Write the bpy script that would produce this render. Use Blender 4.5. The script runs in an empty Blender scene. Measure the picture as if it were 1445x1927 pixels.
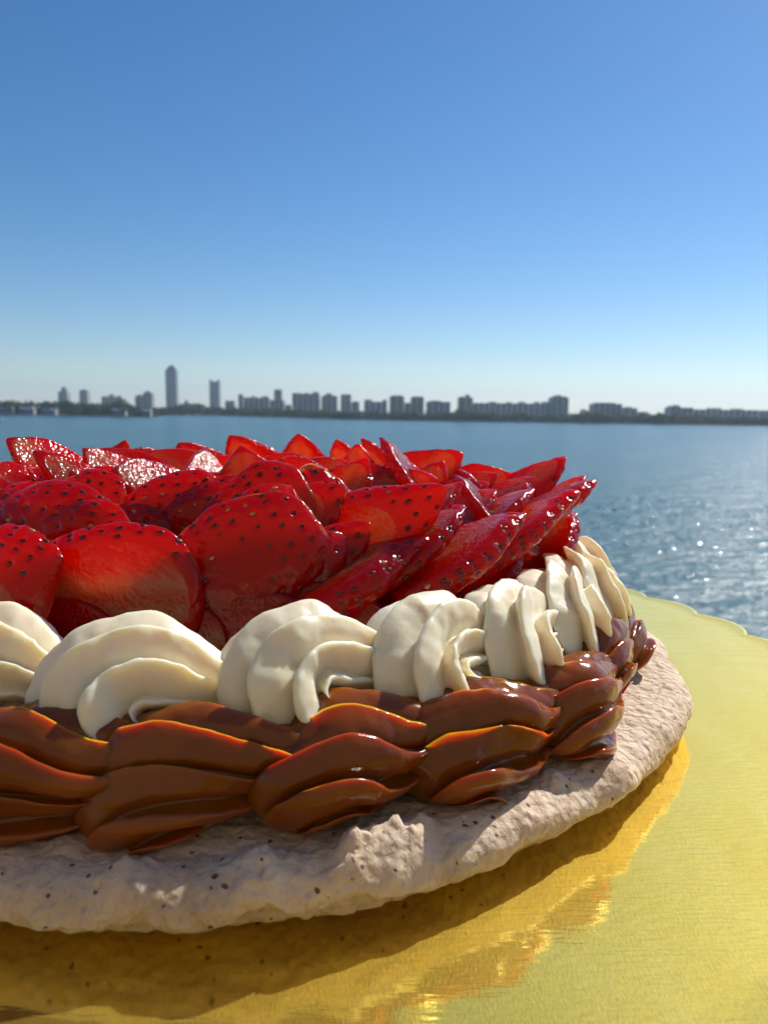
import bpy, bmesh, math, random
import numpy as np
from mathutils import Vector, Matrix, noise as mnoise

random.seed(7)
rng = np.random.default_rng(7)
SC = bpy.context.scene
COL = SC.collection

# ------------------------------------------------------------------ camera
K = 0.075                      # one height unit (camera above the board) in metres
PITCH, ROLL = math.radians(7.9), math.radians(0.85)
cam_d = bpy.data.cameras.new('camera')
cam = bpy.data.objects.new('camera', cam_d)
COL.objects.link(cam)
cam_d.sensor_fit = 'VERTICAL'
cam_d.sensor_height = 36.0
cam_d.sensor_width = 27.0
cam_d.lens = 1390.0 / 1927.0 * 36.0
cam_d.clip_start = 0.004
cam_d.clip_end = 30000.0
cam.matrix_world = (Matrix.Translation((0, 0, K)) @ Matrix.Rotation(math.pi / 2 - PITCH, 4, 'X')
                    @ Matrix.Rotation(ROLL, 4, 'Z'))
cam_d.dof.use_dof = True
cam_d.dof.focus_distance = 0.150
cam_d.dof.aperture_fstop = 32.0
SC.camera = cam

# ------------------------------------------------------------------ light
SUN_AZ, SUN_EL = math.radians(43), math.radians(41)     # azimuth to the right of the view axis
world = bpy.data.worlds.new('World')
SC.world = world
world.use_nodes = True
wn = world.node_tree
wn.nodes.clear()
sky = wn.nodes.new('ShaderNodeTexSky')
sky.sky_type = 'NISHITA'
sky.sun_disc = False
sky.sun_elevation = SUN_EL
sky.sun_rotation = SUN_AZ
sky.altitude = 0
sky.air_density = 1.0
sky.dust_density = 0.15
sky.ozone_density = 5.0
bg = wn.nodes.new('ShaderNodeBackground')
bg.inputs['Strength'].default_value = 0.106
wo = wn.nodes.new('ShaderNodeOutputWorld')
hs = wn.nodes.new('ShaderNodeHueSaturation')
hs.inputs['Saturation'].default_value = 1.22
hs.inputs['Hue'].default_value = 0.501
wn.links.new(sky.outputs[0], hs.inputs['Color'])
wn.links.new(hs.outputs[0], bg.inputs[0])
wn.links.new(bg.outputs[0], wo.inputs[0])
sun_d = bpy.data.lights.new('sun', 'SUN')
sun_d.energy = 5.0
sun_d.angle = math.radians(0.53)
sun_d.color = (1.0, 0.95, 0.87)
sun = bpy.data.objects.new('sun', sun_d)
COL.objects.link(sun)
sdir = Vector((math.sin(SUN_AZ) * math.cos(SUN_EL), math.cos(SUN_AZ) * math.cos(SUN_EL), math.sin(SUN_EL)))
sun.rotation_euler = sdir.to_track_quat('Z', 'Y').to_euler()
SC.view_settings.view_transform = 'Standard'
SC.view_settings.look = 'None'
SC.view_settings.exposure = 0.0
SC.view_settings.gamma = 1.0
SC.view_settings.use_curve_mapping = False
SC.cycles.use_denoising = True
SC.cycles.max_bounces = 12
SC.cycles.transmission_bounces = 8
SC.cycles.volume_bounces = 1
SC.cycles.caustics_reflective = True
SC.cycles.sample_clamp_indirect = 6.0

# ------------------------------------------------------------------ helpers
def P(v):
    """height units relative to the camera foot -> metres, board top at z = 0"""
    v = np.asarray(v, float)
    out = v * K
    out[..., 2] += K
    return out

def ray(x, y):
    u = (x - 722.5) / 1390.0
    v = (y - 963.5) / 1390.0
    c, s = math.cos(ROLL), math.sin(ROLL)
    u2, v2 = c * u + s * v, -s * u + c * v
    return np.array([u2, math.cos(PITCH) - v2 * math.sin(PITCH), -math.sin(PITCH) - v2 * math.cos(PITCH)])

def spot(x, y, Y):
    d = ray(x, y)
    return d * (Y / d[1])

def tag(o, label=None, cat=None, group=None, kind=None):
    if label: o['label'] = label
    if cat: o['category'] = cat
    if group: o['group'] = group
    if kind: o['kind'] = kind
    return o

def empty(name, loc=(0, 0, 0), rz=0.0):
    o = bpy.data.objects.new(name, None)
    COL.objects.link(o)
    o.location = loc
    o.rotation_euler = (0, 0, rz)
    o.empty_display_size = 0.02
    return o

def link(name, me, mat=None, parent=None):
    o = bpy.data.objects.new(name, me)
    COL.objects.link(o)
    if mat is not None and len(me.materials) == 0:
        me.materials.append(mat)
    if parent is not None:
        o.parent = parent
    return o

def mesh_np(name, V, F, smooth=True, attrs=None):
    me = bpy.data.meshes.new(name)
    V = np.asarray(V, np.float32)
    F = np.asarray(F, np.int32)
    n, k = F.shape
    me.vertices.add(len(V))
    me.vertices.foreach_set('co', V.ravel())
    me.loops.add(n * k)
    me.loops.foreach_set('vertex_index', F.ravel())
    me.polygons.add(n)
    me.polygons.foreach_set('loop_start', np.arange(0, n * k, k, dtype=np.int32))
    me.polygons.foreach_set('loop_total', np.full(n, k, np.int32))
    me.update(calc_edges=True)
    me.polygons.foreach_set('use_smooth', np.full(n, bool(smooth)))
    for an, (typ, data) in (attrs or {}).items():
        a = me.attributes.new(an, typ, 'POINT')
        a.data.foreach_set('value' if typ == 'FLOAT' else 'vector', np.asarray(data, np.float32).ravel())
    me.validate()
    return me

def grid_faces(n, m, wrap=True):
    """n stations of m ring points"""
    i = np.arange(n - 1)[:, None]
    j = np.arange(m if wrap else m - 1)[None, :]
    j2 = (j + 1) % m
    a = i * m + j; b = i * m + j2; c = (i + 1) * m + j2; d = (i + 1) * m + j
    return np.stack([a, b, c, d], -1).reshape(-1, 4)

class NoiseField:
    """cheap smooth 3-D value noise on numpy arrays"""
    def __init__(self, seed):
        r = np.random.default_rng(seed)
        self.t = r.uniform(-1, 1, (32, 32, 32))
    def __call__(self, p):
        p = np.asarray(p)
        i = np.floor(p).astype(int)
        f = p - i
        f = f * f * (3 - 2 * f)
        out = 0
        for dx in (0, 1):
            for dy in (0, 1):
                for dz in (0, 1):
                    w = (f[..., 0] if dx else 1 - f[..., 0]) * (f[..., 1] if dy else 1 - f[..., 1]) * (f[..., 2] if dz else 1 - f[..., 2])
                    out = out + w * self.t[(i[..., 0] + dx) % 32, (i[..., 1] + dy) % 32, (i[..., 2] + dz) % 32]
        return out
    def fbm(self, p, octaves=4, gain=0.5):
        o, a, s = 0, 1.0, 1.0
        for k in range(octaves):
            o = o + a * self(np.asarray(p) * s + 7.3 * k)
            a *= gain; s *= 2.03
        return o
NF = NoiseField(3)

def vnormals(V, F):
    fn = np.cross(V[F[:, 2]] - V[F[:, 0]], V[F[:, 3]] - V[F[:, 1]])
    N = np.zeros_like(V)
    for k in range(F.shape[1]):
        np.add.at(N, F[:, k], fn)
    return N / np.maximum(np.linalg.norm(N, axis=1, keepdims=True), 1e-12)

# ------------------------------------------------------------------ material helpers
def mat(name):
    m = bpy.data.materials.new(name)
    m.use_nodes = True
    nt = m.node_tree
    return m, nt, nt.nodes['Principled BSDF']

def N(nt, typ, **kw):
    n = nt.nodes.new(typ)
    for k, v in kw.items():
        if k.startswith('_'):
            setattr(n, k[1:], v)
        else:
            n.inputs[k.replace('__', ' ')].default_value = v
    return n

def ramp(nt, fac, stops):
    r = nt.nodes.new('ShaderNodeValToRGB')
    e = r.color_ramp.elements
    while len(e) < len(stops): e.new(0.5)
    for i, (p, c) in enumerate(stops):
        e[i].position = p
        e[i].color = (*c, 1) if len(c) == 3 else c
    nt.links.new(fac, r.inputs[0])
    return r

def coords(nt, scale=(1, 1, 1), rot=(0, 0, 0)):
    tc = nt.nodes.new('ShaderNodeTexCoord')
    mp = nt.nodes.new('ShaderNodeMapping')
    mp.inputs['Scale'].default_value = scale
    mp.inputs['Rotation'].default_value = rot
    nt.links.new(tc.outputs['Object'], mp.inputs[0])
    return mp.outputs[0]

def bump(nt, bsdf, height, strength, dist, prev=None, target='Normal'):
    b = nt.nodes.new('ShaderNodeBump')
    b.inputs['Strength'].default_value = strength
    b.inputs['Distance'].default_value = dist
    nt.links.new(height, b.inputs['Height'])
    if prev: nt.links.new(prev, b.inputs['Normal'])
    if bsdf: nt.links.new(b.outputs[0], bsdf.inputs[target])
    return b.outputs[0]

def setp(b, **kw):
    for k, v in kw.items():
        b.inputs[k.replace('__', ' ')].default_value = v

# ------------------------------------------------------------------ materials
# gold foil board
def make_gold():
    m, nt, b = mat('gold_foil')
    L = nt.links
    setp(b, Metallic=1.0, Roughness=0.06)
    c1 = coords(nt, (60, 22, 60))
    n1 = N(nt, 'ShaderNodeTexNoise', Scale=1.0, Detail=4.0, Roughness=0.6)
    L.new(c1, n1.inputs['Vector'])
    cr = ramp(nt, n1.outputs['Fac'], [(0.3, (0.95, 0.72, 0.12)), (0.7, (1.0, 0.79, 0.18))])
    L.new(cr.outputs[0], b.inputs['Base Color'])
    # fine crinkle of the foil: short strokes towards the viewer
    c2 = coords(nt, (2600, 900, 900), (0, 0, math.radians(4)))
    n2 = N(nt, 'ShaderNodeTexNoise', Scale=1.0, Detail=3.0, Roughness=0.65)
    L.new(c2, n2.inputs['Vector'])
    # broad ripples of the embossed card, running diagonally
    c3 = coords(nt, (38, 260, 60), (0, 0, math.radians(24)))
    n3 = N(nt, 'ShaderNodeTexNoise', Scale=1.0, Detail=2.0, Roughness=0.5)
    L.new(c3, n3.inputs['Vector'])
    c4 = coords(nt, (240, 1500, 60), (0, 0, math.radians(22)))
    n4 = N(nt, 'ShaderNodeTexNoise', Scale=1.0, Detail=2.0, Roughness=0.5)
    L.new(c4, n4.inputs['Vector'])
    k1 = bump(nt, None, n3.outputs['Fac'], 0.16, 0.0005)
    k2 = bump(nt, None, n4.outputs['Fac'], 0.16, 0.00010, k1)
    n5 = N(nt, 'ShaderNodeTexNoise', Scale=1.0, Detail=3.0, Roughness=0.55)
    L.new(coords(nt, (190, 60, 60)), n5.inputs['Vector'])
    k3 = bump(nt, None, n5.outputs['Fac'], 0.13, 0.00020, k2)
    bump(nt, b, n2.outputs['Fac'], 0.20, 0.00005, k3)
    # second, rough lobe: the satin haze of the foil
    b2 = nt.nodes.new('ShaderNodeBsdfPrincipled')
    setp(b2, Metallic=1.0, Roughness=0.66)
    L.new(cr.outputs[0], b2.inputs['Base Color'])
    k4 = bump(nt, None, n4.outputs['Fac'], 0.6, 0.0003, k2)
    bump(nt, b2, n2.outputs['Fac'], 0.6, 0.00014, k4)
    mx = nt.nodes.new('ShaderNodeMixShader')
    mx.inputs[0].default_value = 0.20
    L.new(b.outputs[0], mx.inputs[1]); L.new(b2.outputs[0], mx.inputs[2])
    L.new(mx.outputs[0], nt.nodes['Material Output'].inputs[0])
    return m
GOLD = make_gold()

def make_card():
    m, nt, b = mat('grey_card')
    n = N(nt, 'ShaderNodeTexNoise', Scale=400.0, Detail=3.0)
    nt.links.new(coords(nt), n.inputs['Vector'])
    r = ramp(nt, n.outputs['Fac'], [(0.3, (0.42, 0.38, 0.26)), (0.7, (0.55, 0.50, 0.36))])
    nt.links.new(r.outputs[0], b.inputs['Base Color'])
    setp(b, Roughness=0.7)
    return m
CARD = make_card()

def make_meringue():
    m, nt, b = mat('nut_meringue')
    L = nt.links
    co = coords(nt)
    big = N(nt, 'ShaderNodeTexNoise', Scale=70.0, Detail=5.0, Roughness=0.6)
    L.new(co, big.inputs['Vector'])
    base = ramp(nt, big.outputs['Fac'], [(0.28, (0.54, 0.36, 0.22)), (0.5, (0.74, 0.56, 0.40)), (0.72, (0.85, 0.70, 0.53))])
    sp = N(nt, 'ShaderNodeTexVoronoi', Scale=640.0, Randomness=1.0)
    wob = N(nt, 'ShaderNodeTexNoise', Scale=500.0, Detail=2.0)
    L.new(co, wob.inputs['Vector'])
    va = nt.nodes.new('ShaderNodeVectorMath'); va.operation = 'SCALE'; va.inputs['Scale'].default_value = 0.0012
    L.new(wob.outputs['Color'], va.inputs[0])
    vb = nt.nodes.new('ShaderNodeVectorMath'); vb.operation = 'ADD'
    L.new(co, vb.inputs[0]); L.new(va.outputs[0], vb.inputs[1])
    L.new(vb.outputs[0], sp.inputs['Vector'])
    # only some cells carry a speck, and specks differ in size
    sepc = nt.nodes.new('ShaderNodeSeparateColor')
    L.new(sp.outputs['Color'], sepc.inputs[0])
    thr = nt.nodes.new('ShaderNodeMath'); thr.operation = 'MULTIPLY_ADD'
    L.new(sepc.outputs[0], thr.inputs[0]); thr.inputs[1].default_value = 1.0; thr.inputs[2].default_value = -0.68
    d = nt.nodes.new('ShaderNodeMath'); d.operation = 'SUBTRACT'
    L.new(thr.outputs[0], d.inputs[0]); L.new(sp.outputs['Distance'], d.inputs[1])
    ds = nt.nodes.new('ShaderNodeMath'); ds.operation = 'MULTIPLY'; ds.use_clamp = True
    L.new(d.outputs[0], ds.inputs[0]); ds.inputs[1].default_value = 14.0
    mx = nt.nodes.new('ShaderNodeMix'); mx.data_type = 'RGBA'
    L.new(ds.outputs[0], mx.inputs['Factor'])
    L.new(base.outputs[0], mx.inputs[6])
    mx.inputs[7].default_value = (0.20, 0.085, 0.04, 1)
    L.new(mx.outputs[2], b.inputs['Base Color'])
    setp(b, Roughness=0.75, Subsurface__Weight=0.35, Subsurface__Scale=0.0012)
    b.inputs['Subsurface Radius'].default_value = (1.0, 0.6, 0.4)
    # fibrous, pitted skin
    fib = N(nt, 'ShaderNodeTexNoise', Scale=1.0, Detail=5.0, Roughness=0.7)
    L.new(coords(nt, (750, 750, 320)), fib.inputs['Vector'])
    vo = N(nt, 'ShaderNodeTexVoronoi', Scale=620.0, _feature='SMOOTH_F1')
    L.new(vb.outputs[0], vo.inputs['Vector'])
    k = bump(nt, None, fib.outputs['Fac'], 0.9, 0.0009)
    k = bump(nt, None, vo.outputs['Distance'], 1.0, 0.0009, k)
    inv = nt.nodes.new('ShaderNodeMath'); inv.operation = 'MULTIPLY'; inv.inputs[1].default_value = -1
    L.new(ds.outputs[0], inv.inputs[0])
    bump(nt, b, inv.outputs[0], 0.8, 0.0004, k)
    return m
MERINGUE = make_meringue()

def make_cream():
    m, nt, b = mat('whipped_cream')
    L = nt.links
    co = coords(nt)
    n = N(nt, 'ShaderNodeTexNoise', Scale=90.0, Detail=3.0)
    L.new(co, n.inputs['Vector'])
    r = ramp(nt, n.outputs['Fac'], [(0.3, (0.84, 0.77, 0.56)), (0.7, (0.89, 0.83, 0.66))])
    L.new(r.outputs[0], b.inputs['Base Color'])
    setp(b, Roughness=0.42, Subsurface__Weight=1.0, Subsurface__Scale=0.0022, Specular__IOR__Level=0.45)
    b.inputs['Subsurface Radius'].default_value = (1.0, 0.72, 0.42)
    n2 = N(nt, 'ShaderNodeTexNoise', Scale=900.0, Detail=4.0, Roughness=0.6)
    L.new(co, n2.inputs['Vector'])
    bump(nt, b, n2.outputs['Fac'], 0.35, 0.00022)
    return m
CREAM = make_cream()

def make_caramel():
    m, nt, b = mat('milk_caramel')
    L = nt.links
    co = coords(nt)
    n = N(nt, 'ShaderNodeTexNoise', Scale=60.0, Detail=2.0)
    L.new(co, n.inputs['Vector'])
    r = ramp(nt, n.outputs['Fac'], [(0.3, (0.185, 0.046, 0.003)), (0.7, (0.255, 0.070, 0.005))])
    L.new(r.outputs[0], b.inputs['Base Color'])
    setp(b, Roughness=0.13, Subsurface__Weight=1.0, Subsurface__Scale=0.0042, Coat__Weight=0.0, Coat__Roughness=0.07, Specular__IOR__Level=0.42)
    b.inputs['Subsurface Radius'].default_value = (1.0, 0.28, 0.05)
    n2 = N(nt, 'ShaderNodeTexNoise', Scale=260.0, Detail=3.0, Roughness=0.55)
    L.new(co, n2.inputs['Vector'])
    n3 = N(nt, 'ShaderNodeTexNoise', Scale=700.0, Detail=2.0)
    L.new(co, n3.inputs['Vector'])
    k = bump(nt, None, n2.outputs['Fac'], 0.35, 0.0004)
    bump(nt, b, n3.outputs['Fac'], 0.12, 0.0002, k)
    return m
CARAMEL = make_caramel()

def make_berry():
    m, nt, b = mat('strawberry_flesh')
    L = nt.links
    sk = nt.nodes.new('ShaderNodeAttribute'); sk.attribute_name = 'skin'
    q = nt.nodes.new('ShaderNodeAttribute'); q.attribute_name = 'q'      # x/width, along, thickness
    sep = nt.nodes.new('ShaderNodeSeparateXYZ'); L.new(q.outputs['Vector'], sep.inputs[0])
    ab = nt.nodes.new('ShaderNodeMath'); ab.operation = 'ABSOLUTE'; L.new(sep.outputs[0], ab.inputs[0])
    # fibres fan from the core to the skin
    fv = nt.nodes.new('ShaderNodeCombineXYZ')
    sy = nt.nodes.new('ShaderNodeMath'); sy.operation = 'MULTIPLY_ADD'; sy.inputs[1].default_value = -0.35
    L.new(ab.outputs[0], sy.inputs[0]); L.new(sep.outputs[1], sy.inputs[2])
    L.new(sy.outputs[0], fv.inputs[1])
    sx = nt.nodes.new('ShaderNodeMath'); sx.operation = 'MULTIPLY'; sx.inputs[1].default_value = 0.10
    L.new(sep.outputs[0], sx.inputs[0]); L.new(sx.outputs[0], fv.inputs[0])
    fn = N(nt, 'ShaderNodeTexNoise', Scale=38.0, Detail=3.0, Roughness=0.6)
    L.new(fv.outputs[0], fn.inputs['Vector'])
    dist = nt.nodes.new('ShaderNodeMath'); dist.operation = 'MULTIPLY_ADD'; dist.inputs[1].default_value = 0.55
    L.new(fn.outputs['Fac'], dist.inputs[0]); L.new(ab.outputs[0], dist.inputs[2])
    cut = ramp(nt, dist.outputs[0], [(0.26, (0.92, 0.12, 0.045)), (0.46, (0.95, 0.30, 0.16)), (0.68, (0.92, 0.045, 0.015)), (0.95, (0.90, 0.011, 0.006))])
    skn = N(nt, 'ShaderNodeTexNoise', Scale=55.0, Detail=2.0)
    L.new(coords(nt), skn.inputs['Vector'])
    skc = ramp(nt, skn.outputs['Fac'], [(0.3, (0.86, 0.005, 0.004)), (0.7, (0.94, 0.010, 0.005))])
    mx = nt.nodes.new('ShaderNodeMix'); mx.data_type = 'RGBA'
    L.new(sk.outputs['Fac'], mx.inputs['Factor'])
    L.new(cut.outputs[0], mx.inputs[6]); L.new(skc.outputs[0], mx.inputs[7])
    L.new(mx.outputs[2], b.inputs['Base Color'])
    setp(b, Roughness=0.20, Subsurface__Weight=1.0, Subsurface__Scale=0.016, Specular__IOR__Level=0.10)
    b.inputs['Subsurface Radius'].default_value = (1.0, 0.10, 0.05)
    tr = nt.nodes.new('ShaderNodeBsdfTranslucent')
    cut2 = ramp(nt, dist.outputs[0], [(0.26, (1.0, 0.24, 0.06)), (0.46, (1.0, 0.40, 0.15)), (0.70, (1.0, 0.10, 0.03)), (1.0, (1.0, 0.022, 0.008))])
    mt = nt.nodes.new('ShaderNodeMix'); mt.data_type = 'RGBA'
    L.new(sk.outputs['Fac'], mt.inputs['Factor'])
    L.new(cut2.outputs[0], mt.inputs[6]); mt.inputs[7].default_value = (1.0, 0.016, 0.006, 1)
    oi = nt.nodes.new('ShaderNodeObjectInfo')
    dk = N(nt, 'ShaderNodeMapRange')
    L.new(oi.outputs['Random'], dk.inputs['Value']); dk.inputs['To Min'].default_value = 0.72; dk.inputs['To Max'].default_value = 1.0
    ml = nt.nodes.new('ShaderNodeVectorMath'); ml.operation = 'SCALE'
    L.new(mt.outputs[2], ml.inputs[0]); L.new(dk.outputs[0], ml.inputs['Scale'])
    L.new(ml.outputs[0], tr.inputs['Color'])
    mxs = nt.nodes.new('ShaderNodeMixShader'); mxs.inputs[0].default_value = 0.72
    L.new(b.outputs[0], mxs.inputs[1]); L.new(tr.outputs[0], mxs.inputs[2])
    gl = nt.nodes.new('ShaderNodeBsdfGlossy'); gl.inputs['Roughness'].default_value = 0.10
    lw = nt.nodes.new('ShaderNodeFresnel'); lw.inputs['IOR'].default_value = 1.36
    mg = nt.nodes.new('ShaderNodeMixShader')
    L.new(lw.outputs[0], mg.inputs[0]); L.new(mxs.outputs[0], mg.inputs[1]); L.new(gl.outputs[0], mg.inputs[2])
    L.new(mg.outputs[0], nt.nodes['Material Output'].inputs[0])
    # wet, cellular surface: strong fine relief on the cut, softer on the skin
    c1 = N(nt, 'ShaderNodeTexVoronoi', Scale=1250.0, _feature='SMOOTH_F1')
    L.new(coords(nt), c1.inputs['Vector'])
    c2 = N(nt, 'ShaderNodeTexNoise', Scale=420.0, Detail=3.0, Roughness=0.6)
    L.new(coords(nt), c2.inputs['Vector'])
    st = nt.nodes.new('ShaderNodeMath'); st.operation = 'MULTIPLY_ADD'
    L.new(sk.outputs['Fac'], st.inputs[0]); st.inputs[1].default_value = -0.45; st.inputs[2].default_value = 0.70
    bm1 = nt.nodes.new('ShaderNodeBump'); bm1.inputs['Distance'].default_value = 0.00042
    L.new(st.outputs[0], bm1.inputs['Strength']); L.new(c1.outputs['Distance'], bm1.inputs['Height'])
    k = bump(nt, b, c2.outputs['Fac'], 0.35, 0.0004, bm1.outputs[0])
    fb = bump(nt, b, fn.outputs['Fac'], 0.25, 0.0004, k)
    L.new(fb, gl.inputs['Normal']); L.new(fb, lw.inputs['Normal'])
    return m
BERRY = make_berry()

def simple(name, c0, c1, scale=20.0, rough=0.6, **kw):
    m, nt, b = mat(name)
    n = N(nt, 'ShaderNodeTexNoise', Scale=scale, Detail=3.0)
    nt.links.new(coords(nt), n.inputs['Vector'])
    r = ramp(nt, n.outputs['Fac'], [(0.32, c0), (0.68, c1)])
    nt.links.new(r.outputs[0], b.inputs['Base Color'])
    setp(b, Roughness=rough, **kw)
    return m
SEED_DARK = simple('strawberry_seed', (0.045, 0.008, 0.004), (0.12, 0.022, 0.008), 300, 0.35)
SEED_GOLD = simple('ripe_strawberry_seed', (0.42, 0.20, 0.05), (0.55, 0.30, 0.09), 300, 0.35)
CONCRETE = simple('parapet_concrete', (0.32, 0.25, 0.18), (0.39, 0.31, 0.23), 12, 0.85)
LEAVES = simple('tree_foliage', (0.030, 0.055, 0.018), (0.075, 0.105, 0.035), 0.08, 0.8)
LEAVES2 = simple('bright_tree_foliage', (0.05, 0.09, 0.02), (0.10, 0.14, 0.04), 0.2, 0.8)
BARK = simple('tree_bark', (0.10, 0.075, 0.05), (0.17, 0.13, 0.09), 2, 0.9)
SAND = simple('shore_ground', (0.20, 0.18, 0.13), (0.30, 0.27, 0.20), 0.05, 0.9)
SEAWALL = simple('seawall_stone', (0.30, 0.29, 0.26), (0.42, 0.40, 0.36), 0.5, 0.9)
WALL_A = simple('pale_render', (0.50, 0.47, 0.42), (0.58, 0.55, 0.50), 0.05, 0.8)
WALL_B = simple('grey_render', (0.30, 0.30, 0.30), (0.38, 0.38, 0.38), 0.05, 0.8)
WALL_C = simple('blue_curtain_wall', (0.10, 0.14, 0.18), (0.15, 0.20, 0.25), 0.05, 0.25)
BAND = simple('balcony_edge', (0.62, 0.60, 0.56), (0.70, 0.68, 0.64), 0.1, 0.7)
GLASS = simple('window_glass', (0.03, 0.045, 0.06), (0.06, 0.08, 0.10), 0.3, 0.12)
WHITE = simple('white_paint', (0.72, 0.72, 0.70), (0.80, 0.80, 0.78), 1.0, 0.5)
TILE = simple('clay_roof', (0.30, 0.14, 0.09), (0.38, 0.19, 0.12), 1.0, 0.8)

def make_water():
    m, nt, b = mat('bay_water')
    L = nt.links
    co = coords(nt)
    n = N(nt, 'ShaderNodeTexNoise', Scale=0.012, Detail=4.0, Roughness=0.6)
    L.new(co, n.inputs['Vector'])
    r = ramp(nt, n.outputs['Fac'], [(0.3, (0.035, 0.105, 0.115)), (0.7, (0.050, 0.135, 0.145))])
    L.new(r.outputs[0], b.inputs['Base Color'])
    setp(b, Roughness=0.24, IOR=1.333)
    k = None
    for sc_, st_, di_ in ((0.11, 0.8, 1.4), (0.55, 0.8, 0.42), (2.4, 0.7, 0.12), (9.0, 0.55, 0.03)):
        w = N(nt, 'ShaderNodeTexNoise', Scale=1.0, Detail=3.0, Roughness=0.6)
        L.new(coords(nt, (sc_, sc_ * 1.9, sc_), (0, 0, math.radians(-14))), w.inputs['Vector'])
        k = bump(nt, b, w.outputs['Fac'], st_, di_, k)
    return m
WATER = make_water()

def make_ripple():
    m, nt, b = mat('ripple_water')
    r = ramp(nt, N(nt, 'ShaderNodeTexNoise', Scale=0.3).outputs['Fac'], [(0.3, (0.035, 0.105, 0.115)), (0.7, (0.050, 0.135, 0.145))])
    nt.links.new(r.outputs[0], b.inputs['Base Color'])
    setp(b, Roughness=0.06, IOR=1.333)
    return m
RIPPLE = make_ripple()
# ------------------------------------------------------------------ setting
WZ = -15.0      # water level
def disc(name, R, z, m, seg=96, rings=(0.0, 0.002, 0.01, 0.05, 0.2, 1.0), centre=(0, 0)):
    th = np.linspace(0, 2 * math.pi, seg, endpoint=False)
    V = []
    for rr in rings[1:]:
        V.append(np.stack([centre[0] + R * rr * np.cos(th), centre[1] + R * rr * np.sin(th), np.full(seg, z)], 1))
    V = np.concatenate(V)
    F = grid_faces(len(rings) - 1, seg)
    bm = bmesh.new()
    vs = [bm.verts.new(v) for v in V]
    for f in F: bm.faces.new([vs[i] for i in f])
    bm.faces.new([vs[i] for i in range(seg)])
    bmesh.ops.recalc_face_normals(bm, faces=bm.faces)
    me = bpy.data.meshes.new(name)
    bm.to_mesh(me); bm.free()
    if me.polygons[0].normal.z < 0: me.flip_normals()
    return link(name, me, m)
water = tag(disc('water', 9000, WZ, WATER), kind='structure')

HAZE_DENSITY = 0.95e-4
def box_bm(bm, x0, x1, y0, y1, z0, z1, tw=1.0, td=1.0, rot=0.0):
    """box whose top is scaled by tw/td; rot about its own centre"""
    cx, cy = (x0 + x1) / 2, (y0 + y1) / 2
    vs = []
    for z, sx, sy in ((z0, 1, 1), (z1, tw, td)):
        for (a, b_) in ((x0, y0), (x1, y0), (x1, y1), (x0, y1)):
            dx, dy = (a - cx) * sx, (b_ - cy) * sy
            vs.append(bm.verts.new((cx + dx * math.cos(rot) - dy * math.sin(rot), cy + dx * math.sin(rot) + dy * math.cos(rot), z)))
    for f in ((3, 2, 1, 0), (4, 5, 6, 7), (0, 1, 5, 4), (1, 2, 6, 5), (2, 3, 7, 6), (3, 0, 4, 7)):
        bm.faces.new([vs[i] for i in f])

def from_bm(name, bm, m, parent=None, smooth=False):
    me = bpy.data.meshes.new(name)
    bm.to_mesh(me); bm.free()
    if smooth:
        me.polygons.foreach_set('use_smooth', [True] * len(me.polygons))
    return link(name, me, m, parent)

bm = bmesh.new()
box_bm(bm, -9100, 9100, -9100, 9100, WZ - 2.2, 230)
hm = bpy.data.materials.new('air_haze'); hm.use_nodes = True
hm.node_tree.nodes.clear()
hv = hm.node_tree.nodes.new('ShaderNodeVolumePrincipled')
hv.inputs['Color'].default_value = (0.72, 0.85, 1.0, 1)
hv.inputs['Density'].default_value = HAZE_DENSITY
hv.inputs['Anisotropy'].default_value = 0.35
ho = hm.node_tree.nodes.new('ShaderNodeOutputMaterial')
hm.node_tree.links.new(hv.outputs[0], ho.inputs['Volume'])
tag(from_bm('haze', bm, hm), kind='stuff')

# parapet the board stands on (hidden under the board from this side)
bm = bmesh.new()
box_bm(bm, -1.6, 1.6, 0.95 * K, 3.25 * K, -1.1, -0.0026)
bmesh.ops.bevel(bm, geom=bm.edges[:], offset=0.004, segments=3, affect='EDGES')
tag(from_bm('balcony_parapet', bm, CONCRETE, smooth=False), kind='structure')
bm = bmesh.new()
box_bm(bm, -1.6, 1.6, -2.0, 0.95 * K - 0.003, -1.25, -1.1)
tag(from_bm('balcony_floor', bm, CONCRETE), kind='structure')
bm = bmesh.new()
box_bm(bm, -1.6, 1.6, 0.95 * K, 3.25 * K, WZ - 1, -1.103)
box_bm(bm, -6, 6, -2.3, -2.003, -1.25, 4.0)  # unseen facade behind the camera, added to bounce warm fill onto the cake
tag(from_bm('unseen_building_wall', bm, CONCRETE), kind='structure')

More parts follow.
